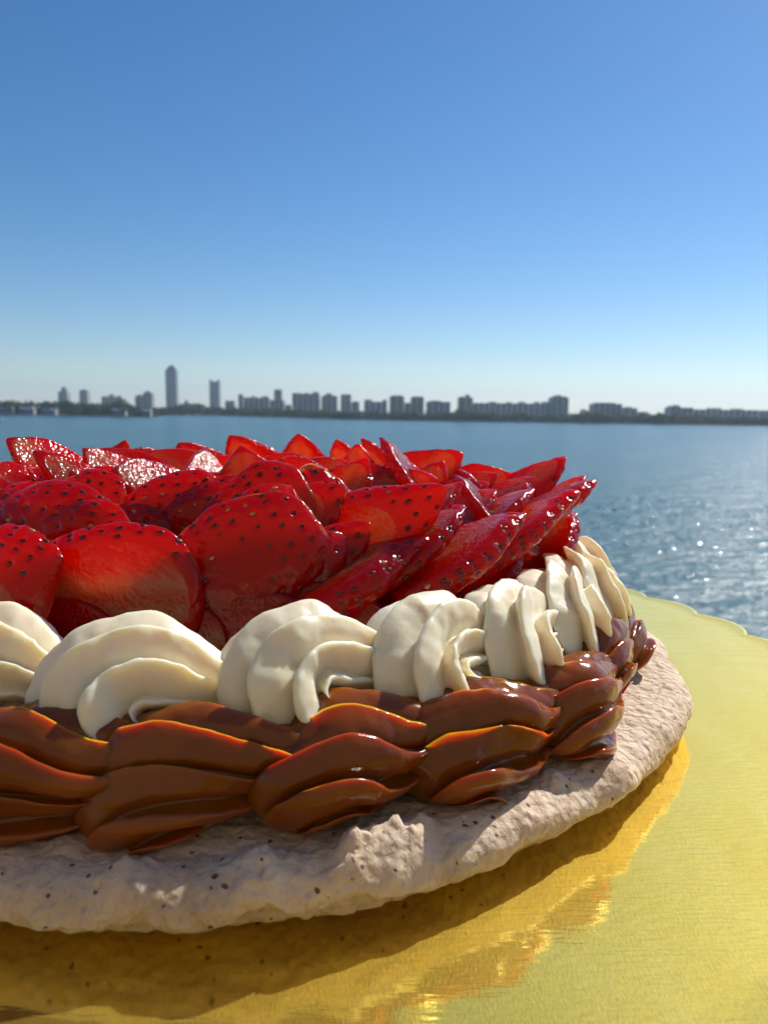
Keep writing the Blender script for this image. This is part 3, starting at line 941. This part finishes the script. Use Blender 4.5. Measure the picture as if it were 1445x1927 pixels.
def cream_mesh(seed, R0=0.096, rope=0.142, drift=0.19, start=240, end=-45, nl=10, depth=0.33, twist=1.0, phase=0.7, tilt=22):
    n = 120
    s = np.linspace(0, 1, n)
    hd = np.radians(np.interp(s, [0, 0.12, 0.38, 0.62, 0.8, 1.0], [start - 75, start - 95, 75, -12, -30, -26]))
    spd = R0 * np.radians(250) * np.interp(s, [0, 0.5, 0.7, 1], [0.85, 0.9, 1.5, 1.6]) / n
    x = np.cumsum(np.cos(hd) * spd); v = np.cumsum(np.sin(hd) * spd)
    x = x - x.min() - 0.15
    v = v - v.max() + 0.070
    w = 0.035 * np.sin(s * math.pi) + 0.015 * s      # outward bulge as it passes over
    tl = math.radians(tilt)
    y = w - v * math.sin(tl); z = v * math.cos(tl) + w * 0.3
    path = np.stack([x, y, z], 1)
    rad = rope * np.clip(s / 0.10, 0, 1) ** 0.5 * (1 - 0.10 * s) * np.clip((1 - s) / 0.60, 0, 1) ** 0.60
    rad = np.maximum(rad, 0.004)
    tw = phase + twist * s
    def pf(th, u_):
        return round_star(th, nl, depth)
    V, F = sweep(path, rad, pf, tw, 150, ref=(0.05, 1, 0.25))
    nz = np.stack([NF(V * 14 + seed * 3.1), NF(V * 14 + seed * 1.7 + 5), NF(V * 14 + seed * 2.3 + 11)], -1)
    nz3 = np.stack([NF(V * np.array([90, 90, 90]) + seed * 3.1), NF(V * 90 + seed * 1.7 + 5), NF(V * 90 + seed * 2.3 + 11)], -1)
    nz2 = np.stack([NF(V * 55 + seed * 3.1), NF(V * 55 + seed + 5), NF(V * 55 + seed * 2.3 + 11)], -1)
    # the soft core of the swirl that the rope is wound round
    et = np.linspace(0.02, math.pi - 0.02, 30)[:, None]; ep = np.linspace(0, 2 * math.pi, 40, endpoint=False)[None]
    E = np.stack([0.13 * np.sin(et) * np.cos(ep) + 0.07, 0.075 * np.sin(et) * np.sin(ep) + 0.055, 0.105 * np.cos(et) + 0 * ep - 0.075], -1).reshape(-1, 3)
    EF = fix_out(E, grid_faces(30, 40))
    F = np.concatenate([fix_out(V, F), EF + len(V)]); V = np.concatenate([V, E])
    nz = np.stack([NF(V * 14 + seed * 3.1), NF(V * 14 + seed * 1.7 + 5), NF(V * 14 + seed * 2.3 + 11)], -1)
    nz2 = np.stack([NF(V * 55 + seed * 3.1), NF(V * 55 + seed + 5), NF(V * 55 + seed * 2.3 + 11)], -1)
    nz3 = np.stack([NF(V * 90 + seed * 3.1), NF(V * 90 + seed * 1.7 + 5), NF(V * 90 + seed * 2.3 + 11)], -1)
    V = V + 0.010 * nz + 0.0024 * nz2 + 0.0014 * nz3 * (nz2[:, :1] > 0.1)
    return V, F
def fixl(VF): return VF[0], VF[1][:, ::-1]
cream_pos = [(-121, 11), (-104, 12), (-86, 13), (-68.5, 14), (-53, 15), (-39, 16), (-25, 17), (-11, 18), (3, 19)]
for al, sd in cream_pos:
    rr = np.random.default_rng(sd)
    VF = fixl(cream_mesh(sd, phase=0.70 + rr.uniform(-0.10, 0.10), R0=0.096 * rr.uniform(0.95, 1.06), start=238 + rr.uniform(-8, 8)))
    low = al < -75
    place_ring('cream_swirl', VF, al, 1.18 if low else 1.165, -0.695 if low else -0.672, CREAM, scale=1.27 if low else 1.20)
VFs = fixl(cream_mesh(33)); sharedc = None
for al in np.arange(19, 232, 16.3):
    if sharedc is None:
        org, t, o, u = ring_frame(0, 1.15, -0.665)
        V_ = VFs[0] * 1.17
        Vw = (org - np.array([CC[0], CC[1], 0])) + (V_[:, :1] * t + V_[:, 1:2] * o + V_[:, 2:] * u)
        sharedc = mesh_np('cream_swirl', (Vw + np.array([0, 0, 1.0])) * K, VFs[1])
        sharedc.materials.append(CREAM)
    ob = link('cream_swirl', sharedc, CREAM, cake)
    ob.rotation_euler.z = math.radians(al)

# ------------------------------------------------------------------ strawberries
SEEDM = []
for k, m_ in enumerate((SEED_DARK, SEED_GOLD)):
    b_ = bmesh.new()
    bmesh.ops.create_uvsphere(b_, u_segments=8, v_segments=6, radius=1.0)
    for v in b_.verts:
        tt = v.co.x
        v.co = (v.co.x * 0.00088, v.co.y * 0.00046 * (1 - 0.35 * tt), v.co.z * 0.00034)
    me = bpy.data.meshes.new('seed'); b_.to_mesh(me); b_.free()
    me.polygons.foreach_set('use_smooth', [True] * len(me.polygons))
    me.materials.append(m_)
    SEEDM.append(me)

def berry_mesh(L, W, a, b, seed, blunt=0.62, nst=84, M=110, flat=0.46, cut_end=0.0):
    """Slab a<y<b (fractions of the radius) of a strawberry of length L and width W (height units).
    Local axes: x across, y thickness (viewer side +), z along, tip at +z."""
    rr = np.random.default_rng(seed)
    Rm = W / 2
    a, b = a * Rm, b * Rm
    ss = np.linspace(0, 1, 400)
    def rf(s):
        return Rm * np.maximum(np.sin(math.pi * np.clip(s, 0, 1) ** blunt), 0) ** (0.56 + 0.20 * np.clip(s, 0, 1))
    lo = 0.0
    lim = max(a, 0) if a > 0 else (max(-b, 0) if b < 0 else 0)
    ok = ss[rf(ss) > lim + 1e-4]
    s0, s1 = ok[0], ok[-1]
    cutting = cut_end > s0
    if cutting: s0 = cut_end
    c = 0.5 - 0.5 * np.cos(np.linspace(0, math.pi, nst))
    st = s0 + (s1 - s0) * (0.55 * c + 0.45 * np.linspace(0, 1, nst))
    V = np.zeros((nst, M, 3)); SK = np.zeros((nst, M)); Q = np.zeros((nst, M, 3))
    for i, s in enumerate(st):
        r_ = float(max(rf(np.array(s)), 1e-4))
        pa = math.asin(max(-1, min(1, a / r_))); pb = math.asin(max(-1, min(1, b / r_)))
        ph = np.linspace(pa, pb, 40)
        right = np.stack([r_ * np.cos(ph), r_ * np.sin(ph)], 1)
        left = np.stack([-r_ * np.cos(ph[::-1]), r_ * np.sin(ph[::-1])], 1)
        xb = r_ * math.cos(pb); xa = r_ * math.cos(pa)
        fb = np.stack([np.linspace(xb, -xb, 40)[1:-1], np.full(38, r_ * math.sin(pb))], 1)
        fa = np.stack([np.linspace(-xa, xa, 40)[1:-1], np.full(38, r_ * math.sin(pa))], 1)
        poly = np.concatenate([right, fb, left, fa]); 
        isk = np.concatenate([np.ones(40), np.zeros(38), np.ones(40), np.zeros(38)])
        seg = np.linalg.norm(np.roll(poly, -1, 0) - poly, axis=1)
        cum = np.concatenate([[0], np.cumsum(seg)]); tot = cum[-1] + 1e-9
        # start in the middle of face a for an even layout
        u = np.linspace(0, tot, M, endpoint=False)
        pc = np.concatenate([poly, poly[:1]]); ic = np.concatenate([isk, isk[:1]])
        pts_ = np.stack([np.interp(u, cum, pc[:, 0]), np.interp(u, cum, pc[:, 1])], 1)
        sk = np.interp(u, cum, ic)
        for _ in range(2):
            pts_ = 0.5 * pts_ + 0.25 * (np.roll(pts_, 1, 0) + np.roll(pts_, -1, 0))
        V[i, :, 0] = pts_[:, 0]; V[i, :, 1] = pts_[:, 1]; V[i, :, 2] = (s - 0.5) * L
        SK[i] = sk
        Q[i, :, 0] = pts_[:, 0] / Rm; Q[i, :, 1] = s; Q[i, :, 2] = pts_[:, 1] / Rm
    # close the two ends; a trimmed stem end is a flat cut face of its own
    if cutting:
        capn = 7
        cen = V[0].mean(0)
        capV = [cen + (V[0] - cen) * f + np.array([0, 0, -0.010 * (1 - f ** 4)]) for f in np.linspace(0.02, 0.97, capn)]
        V = np.concatenate([np.stack(capV), V]); SK = np.concatenate([np.zeros((capn, M)), SK])
        qc = np.repeat(Q[:1], capn, 0); qc[..., 0] *= np.linspace(0.3, 1.0, capn)[:, None]
        Q = np.concatenate([qc, Q]); nst = nst + capn
    else:
        V[0, :, :2] = V[0, :, :2].mean(0) + (V[0, :, :2] - V[0, :, :2].mean(0)) * 0.02
    V[-1, :, :2] = V[-1, :, :2].mean(0) + (V[-1, :, :2] - V[-1, :, :2].mean(0)) * 0.02
    V[..., 1] = (V[..., 1] - (a + b) / 2) * flat
    Vf = V.reshape(-1, 3)
    F = fix_out(Vf, grid_faces(nst, M))
    SKf = SK.ravel()
    # skin unevenness, knife waviness
    Nn = vnormals(Vf, F)
    sd = seed * 1.37
    Vf = Vf + Nn * (0.010 * NF(Vf * 11 + sd) * (0.4 + 0.6 * SKf) + 0.0022 * NF(Vf * 48 + sd))[:, None]
    # seeds in rows, each in its pit
    seeds = []
    sp = 0.047
    nrow = int(L / sp)
    for i in range(1, nrow):
        s = i / nrow
        if s < cut_end + 0.02: continue
        r_ = float(rf(np.array(s)))
        cnt = max(3, int(round(2 * math.pi * r_ / (sp * 1.05))))
        for j in range(cnt):
            phi = 2 * math.pi * (j + 0.5 * (i % 2)) / cnt + rr.uniform(-0.06, 0.06)
            y_ = r_ * math.sin(phi); x_ = r_ * math.cos(phi)
            if y_ > b - 0.012 or y_ < a + 0.012: continue
            seeds.append((x_, (y_ - (a + b) / 2) * flat, (s - 0.5) * L + rr.uniform(-0.006, 0.006)))
    Nn = vnormals(Vf, F)
    out = []
    for p in seeds:
        p = np.array(p)
        d2 = ((Vf - p) ** 2).sum(1)
        k = int(d2.argmin())
        base = Vf[k].copy(); nrm = Nn[k].copy()
        g = np.exp(-d2 / (0.0105 ** 2)) - 0.30 * np.exp(-d2 / (0.022 ** 2))
        Vf = Vf - nrm * (g * 0.0105)[:, None]
        out.append((base - nrm * 0.0052, nrm))
    me = mesh_np('strawberry_slice', Vf * K, F, attrs={'skin': ('FLOAT', SKf), 'q': ('FLOAT_VECTOR', Q.reshape(-1, 3))})
    me.materials.append(BERRY)
    return me, out

def frame(az, el, theta):
    a, e, t = math.radians(az), math.radians(el), math.radians(theta)
    n = Vector((math.sin(a) * math.cos(e), -math.cos(a) * math.cos(e), math.sin(e)))
    h = Vector((math.cos(a), math.sin(a), 0))
    up = n.cross(h); up.normalize()
    s = math.cos(t) * h + math.sin(t) * up
    x = n.cross(s)
    return Matrix((( x.x, n.x, s.x), (x.y, n.y, s.y), (x.z, n.z, s.z)))

def slice_at(pos, az, el, theta, L, W, a, b, seed, label, seeds='parts', blunt=0.62, cut=None):
    me, sd = berry_mesh(L, W, a, b, seed, blunt, cut_end=(0.09 if seed % 2 == 0 else 0.0) if cut is None else cut)
    R3 = frame(az, el, theta)
    if R3.determinant() < 0:
        raise RuntimeError('mirror')
    o = link('strawberry_slice', me)
    o.matrix_world = Matrix.Translation(P(pos)) @ R3.to_4x4()
    tag(o, label, 'strawberry slice', 'glazed strawberry slices topping the cake')
    rr = random.Random(seed)
    # which side the camera side is: keep seeds that can be seen
    camv = Vector((0, 0, K))
    joined = bmesh.new()
    vis = 0
    for p, nrm in sd:
        nv = Vector(nrm); loc = Vector(p * K)
        wn_ = R3 @ nv; wp = o.matrix_world @ loc
        if wn_.dot((camv - wp).normalized()) < -0.15: continue
        zax = nv.normalized(); xax = Vector((0, 0, 1)) - zax * zax.z
        if xax.length < 1e-3: xax = Vector((1, 0, 0))
        xax.normalize(); yax = zax.cross(xax)
        M_ = Matrix.Translation(loc) @ Matrix((xax, yax, zax)).transposed().to_4x4() @ Matrix.Scale(rr.uniform(0.85, 1.2), 4)
        vis += 1
        if seeds == 'parts':
            c = link('seed', SEEDM[1 if rr.random() < 0.12 else 0], None, o)
            c.matrix_parent_inverse = Matrix.Identity(4)
            c.matrix_local = M_
        else:
            nb = len(joined.verts)
            joined.from_mesh(SEEDM[0])
            joined.verts.ensure_lookup_table()
            bmesh.ops.transform(joined, matrix=M_, verts=joined.verts[nb:])
    if seeds != 'parts' and vis:
        s_ = from_bm('seeds', joined, SEED_DARK, o, smooth=True); s_['kind'] = 'stuff'
    else:
        joined.free()
    return o
MARK_SLICES = 1

SL = [
 # px, py, Y, az, el, theta, L, W, a, b, seeds, label
 (160, 1125, 1.90, -6, -2, 184, 0.64, 0.40, 0.18, 0.62, 'parts', 'large front slice with glowing orange cut face above the left cream swirl'),
 (400, 1112, 1.93, 4, 8, 214, 0.70, 0.40, 0.25, 1.0, 'parts', 'large seeded outer slice with blunt right end, second in the front row'),
 (-50, 1120, 1.86, -16, 8, 165, 0.50, 0.44, 0.2, 0.95, 'parts', 'seeded slice cut off by the left frame edge beside the orange faced slice'),
 (640, 1100, 2.02, -70, 64, 84, 0.56, 0.36, -0.55, 0.55, 'parts', 'thick slab with seeded side rising right, third in the front row'),
 (848, 1052, 2.14, -74, 61, 88, 0.54, 0.34, -0.55, 0.45, 'parts', 'thick slab with purple top face and squared end, fourth in the front row'),
 (940, 1018, 2.38, -76, 61, 90, 0.64, 0.34, -0.55, 0.45, 'parts', 'long slab with pale streaked top, lower of the two reaching furthest right'),
 (1005, 972, 2.62, -76, 62, 92, 0.54, 0.28, -0.45, 0.50, 'parts', 'dark slab whose tip reaches furthest right over the cream'),
 (735, 1125, 2.16, -62, 62, 82, 0.56, 0.40, -0.4, 0.4, 'parts', 'dark red slice lying under the thick slabs just above the cream'),
 (890, 1085, 2.38, -52, 56, 84, 0.52, 0.38, -0.4, 0.4, 'parts', 'shaded slice pressed into the cream under the right hand slabs'),
 (530, 1235, 1.93, -6, 14, 190, 0.60, 0.38, -0.3, 0.3, 'parts', 'low slice wedged in the cream under the seeded outer slice'),
 (60, 1245, 1.88, -6, 12, 176, 0.56, 0.36, -0.3, 0.3, 'joined', 'dark slice deep in the cream under the orange faced slice'),
 (400, 1240, 1.90, 0, 10, 184, 0.56, 0.36, -0.3, 0.3, 'joined', 'dark slice showing between the two large front slices'),
 (1010, 1035, 2.62, -56, 56, 88, 0.46, 0.34, -0.4, 0.4, 'joined', 'shaded slice under the furthest right tip, resting on the cream'),
 (245, 1250, 1.88, 0, 10, 190, 0.54, 0.36, -0.25, 0.3, 'joined', 'shaded slice sunk in the cream between the orange faced and seeded slices'),
 (590, 1140, 2.08, -20, 22, 30, 0.52, 0.40, -0.25, 0.3, 'joined', 'wine red cut slice showing low between seeded slice and first slab'),
 (400, 1130, 2.03, -10, 14, 30, 0.52, 0.38, -0.25, 0.4, 'joined', 'deep red slice right behind the large seeded outer slice'),
 (505, 1118, 1.955, 10, 10, 36, 0.54, 0.36, -0.05, 0.50, 'parts', 'smooth faced slice rising right, tucked behind the large seeded outer slice'),
 (285, 1120, 1.955, -4, 8, 150, 0.46, 0.34, 0.25, 1.0, 'parts', 'dark seeded slice filling the notch between the two largest front slices'),
 (575, 1090, 2.04, -10, 14, 44, 0.50, 0.30, 0.1, 0.75, 'parts', 'narrow seeded slice leaning right beside the thick first slab'),
 # second row
 (60, 1025, 2.06, -10, 14, 176, 0.54, 0.40, 0.25, 1.0, 'parts', 'bright red seeded slice at the left edge above the orange faced slice'),
 (290, 1040, 2.20, 4, 16, 190, 0.54, 0.36, 0.2, 0.95, 'parts', 'thin glossy edged slice lying behind the orange faced slice'),
 (680, 1020, 2.18, -22, 8, 36, 0.60, 0.36, -0.1, 0.66, 'parts', 'bright red seeded slab behind the third front slice, rising right'),
 (480, 1000, 2.16, 6, 10, 208, 0.48, 0.38, 0.25, 1.0, 'parts', 'seeded slice with glossy pitted right end above the large seeded slice'),
 (295, 990, 2.24, 0, 10, 186, 0.46, 0.34, 0.25, 1.0, 'parts', 'dark red seeded arch shaped slice in the middle of the second row'),
 (125, 985, 2.26, -6, 12, 186, 0.44, 0.34, 0.25, 1.0, 'parts', 'dark pitted slice just right of the pale left edge slices'),
 (603, 975, 2.30, 14, 10, 100, 0.40, 0.32, 0.2, 0.95, 'parts', 'upright red slice with glistening right edge left of the seeded slab'),
 (808, 1004, 2.36, -34, 48, 62, 0.30, 0.22, -0.4, 0.4, 'parts', 'small seeded slice standing between the two right hand slab stacks'),
 (862, 972, 2.50, -44, 54, 66, 0.34, 0.24, -0.4, 0.3, 'parts', 'small purple topped slice behind the squared end slab'),
 (565, 1050, 2.12, 20, 16, 120, 0.40, 0.34, 0.2, 0.95, 'parts', 'rough glistening slice between the seeded outer slice and the slabs'),
 (190, 1020, 2.20, -14, 16, 170, 0.46, 0.30, 0.3, 0.9, 'parts', 'narrow seeded slice peeping over the top of the orange faced slice'),
 (760, 985, 2.30, -50, 56, 70, 0.46, 0.28, -0.4, 0.2, 'parts', 'flat purple faced slice behind the bright seeded slab'),
 (900, 985, 2.46, -72, 60, 86, 0.46, 0.26, -0.4, 0.3, 'parts', 'thin slab sandwiched above the squared end slab'),
 (370, 1000, 2.20, 6, 12, 200, 0.44, 0.30, 0.25, 0.95, 'parts', 'dark seeded slice between the seeded arch and the glossy pitted one'),
 (545, 990, 2.22, -24, 20, 40, 0.44, 0.30, -0.1, 0.5, 'parts', 'smooth dark slice leaning right of the glossy pitted slice'),
 (30, 985, 2.16, -14, 14, 170, 0.42, 0.30, 0.25, 1.0, 'parts', 'small seeded slice at the left edge under the salmon cut slice'),
 (100, 1040, 2.02, -8, 12, 188, 0.46, 0.30, 0.30, 1.0, 'parts', 'low seeded slice just above the top edge of the orange faced slice'),
 (460, 1035, 2.08, 0, 12, 205, 0.48, 0.32, 0.15, 0.85, 'parts', 'thin seeded slice just behind the top of the large seeded outer slice'),
 (765, 1035, 2.12, -60, 58, 84, 0.46, 0.26, -0.4, 0.3, 'parts', 'thin purple faced slab between first and second thick slabs'),
 (1040, 945, 2.80, -60, 56, 84, 0.36, 0.22, -0.4, 0.3, 'joined', 'small bright slice just behind the furthest right tip'),
 (150, 930, 2.50, -2, 24, 40, 0.30, 0.20, -0.3, 0.3, 'joined', 'narrow red slice crossing behind the long pink one'),
 (640, 940, 2.52, -8, 16, 60, 0.34, 0.24, -0.25, 0.3, 'joined', 'thin upright slice between the glistening one and the broad red one'),
 (870, 930, 2.80, -30, 36, 40, 0.32, 0.2, -0.3, 0.3, 'joined', 'narrow glowing slice between the wedge and the rounded slice'),
 (330, 885, 2.85, 10, 24, 150, 0.28, 0.2, -0.3, 0.3, 'joined', 'small bright slice behind the sparkling ones'),
 # third row
 (5, 925, 2.32, 48, 40, 128, 0.36, 0.26, -0.25, 0.3, 'parts', 'pale glossy slice at the left frame edge sloping down to the right'),
 (-15, 965, 2.20, -10, 40, 126, 0.34, 0.26, -0.25, 0.3, 'parts', 'salmon cut slice below the pale one at the left frame edge'),
 (158, 912, 2.44, 46, 38, 132, 0.36, 0.19, -0.3, 0.3, 'parts', 'long pale pink streaked slice sloping down right at the left peak'),
 (92, 880, 2.55, 58, 38, 128, 0.34, 0.24, -0.3, 0.3, 'parts', 'glittering slice forming the highest peak on the left'),
 (72, 920, 2.40, -4, 24, 150, 0.28, 0.22, 0.25, 1.0, 'parts', 'small dark red slice below the left peak'),
 (222, 902, 2.58, 55, 38, 120, 0.32, 0.24, -0.3, 0.2, 'parts', 'frosted pink slice right of the left peak'),
 (296, 918, 2.52, 62, 42, 150, 0.36, 0.26, -0.3, 0.25, 'parts', 'brilliantly sparkling slice behind the seeded arch'),
 (250, 890, 2.75, 10, 36, 140, 0.32, 0.22, -0.3, 0.3, 'joined', 'pink slice peeping out behind the sparkling one'),
 (394, 908, 2.60, 62, 40, 60, 0.34, 0.24, -0.3, 0.25, 'parts', 'sparkling arched slice left of the dark red fan'),
 (467, 925, 2.45, 4, 12, 100, 0.32, 0.28, -0.25, 0.3, 'parts', 'dark red rounded slice in the middle of the third row'),
 (518, 900, 2.75, 0, 20, 170, 0.28, 0.22, -0.2, 0.3, 'joined', 'translucent orange red slice catching the sun behind the dark fan'),
 (440, 895, 2.78, -10, 26, 20, 0.30, 0.2, -0.2, 0.3, 'joined', 'narrow red slice behind the sparkling arch'),
 (548, 918, 2.58, 0, 16, 150, 0.28, 0.26, -0.2, 0.3, 'joined', 'deep red slice left of the round glowing one'),
 (604, 906, 2.70, 8, 14, 30, 0.28, 0.24, -0.2, 0.3, 'joined', 'dull red slice with beaded right edge beside the round glowing one'),
 (672, 888, 2.82, 0, 8, 90, 0.22, 0.19, -0.25, 0.25, 'joined', 'small round slice glowing bright red on the skyline side'),
 (690, 925, 2.62, -10, 30, 14, 0.36, 0.24, -0.3, 0.3, 'joined', 'broad red slice below the small round glowing one'),
 (800, 894, 2.92, -12, 12, 32, 0.34, 0.26, -0.25, 0.3, 'joined', 'tall wedge shaped slice, highest right of centre'),
 (798, 925, 2.74, -6, 14, 60, 0.26, 0.2, -0.2, 0.3, 'joined', 'short red slice with beaded edge in front of the tall wedge'),
 (735, 935, 2.60, -12, 26, 24, 0.36, 0.24, -0.3, 0.3, 'joined', 'wine red slice leaning below the tall wedge'),
 (905, 912, 2.92, -14, 20, 22, 0.26, 0.19, -0.25, 0.3, 'joined', 'bright red rounded slice between the wedge and the far right slices'),
 (985, 920, 2.88, -40, 44, 58, 0.42, 0.24, -0.3, 0.3, 'joined', 'bright tipped slice behind the furthest right slabs'),
 (835, 955, 2.66, -24, 40, 40, 0.38, 0.24, -0.3, 0.3, 'joined', 'crimson slice lying behind the small purple topped slice'),
 (920, 955, 2.76, -40, 52, 60, 0.44, 0.26, -0.35, 0.3, 'joined', 'wine coloured slice filling the gap behind the long slabs'),
 (370, 950, 2.42, 0, 24, 170, 0.34, 0.24, -0.3, 0.4, 'joined', 'small shaded slice between the seeded arch and the dark fan'),
 (190, 950, 2.42, 0, 26, 170, 0.30, 0.2, -0.2, 0.6, 'joined', 'small wet slice at the foot of the long pink one'),
 (720, 975, 2.42, -20, 40, 30, 0.40, 0.26, -0.35, 0.3, 'joined', 'red slice tucked behind the bright seeded slab'),
 (560, 955, 2.46, 0, 24, 20, 0.36, 0.28, -0.3, 0.3, 'joined', 'shadowed slice behind the upright glistening one'),
]
for i, (px, py, Y, az, el, th, L, W, a, b, sd, lab) in enumerate(SL):
    slice_at(spot(px, py, Y), az, el, th, L, W, a, b, 100 + i, lab, sd, blunt=[0.62, 0.7, 0.56][i % 3], cut={0: 0.0, 1: 0.03, 3: 0.09, 4: 0.12, 5: 0.09}.get(i))
# the far side of the fruit layer: one shared slice mesh, mostly hidden behind the near rows
me_far, sd_far = berry_mesh(0.40, 0.28, -0.3, 0.3, 400)
rb = random.Random(5)
k = 0
far_lab = ['hidden slice on the far side of the fruit layer']
for ring_r, cnt, z0, el in ((0.92, 15, -0.36, 48), (0.62, 9, -0.27, 40)):
    for j in range(cnt):
        al = -25 + 205 * (j + 0.5) / cnt
        org, t, o_, u = ring_frame(al, ring_r, z0 + rb.uniform(-0.02, 0.02))
        ob = link('strawberry_slice', me_far)
        ob.matrix_world = Matrix.Translation(P(org)) @ frame(al + 90, el, 70 + rb.uniform(-25, 25)).to_4x4()
        tag(ob, 'red slice on the far side of the cake behind the near fruit rows', 'strawberry slice', 'far side strawberry slices')
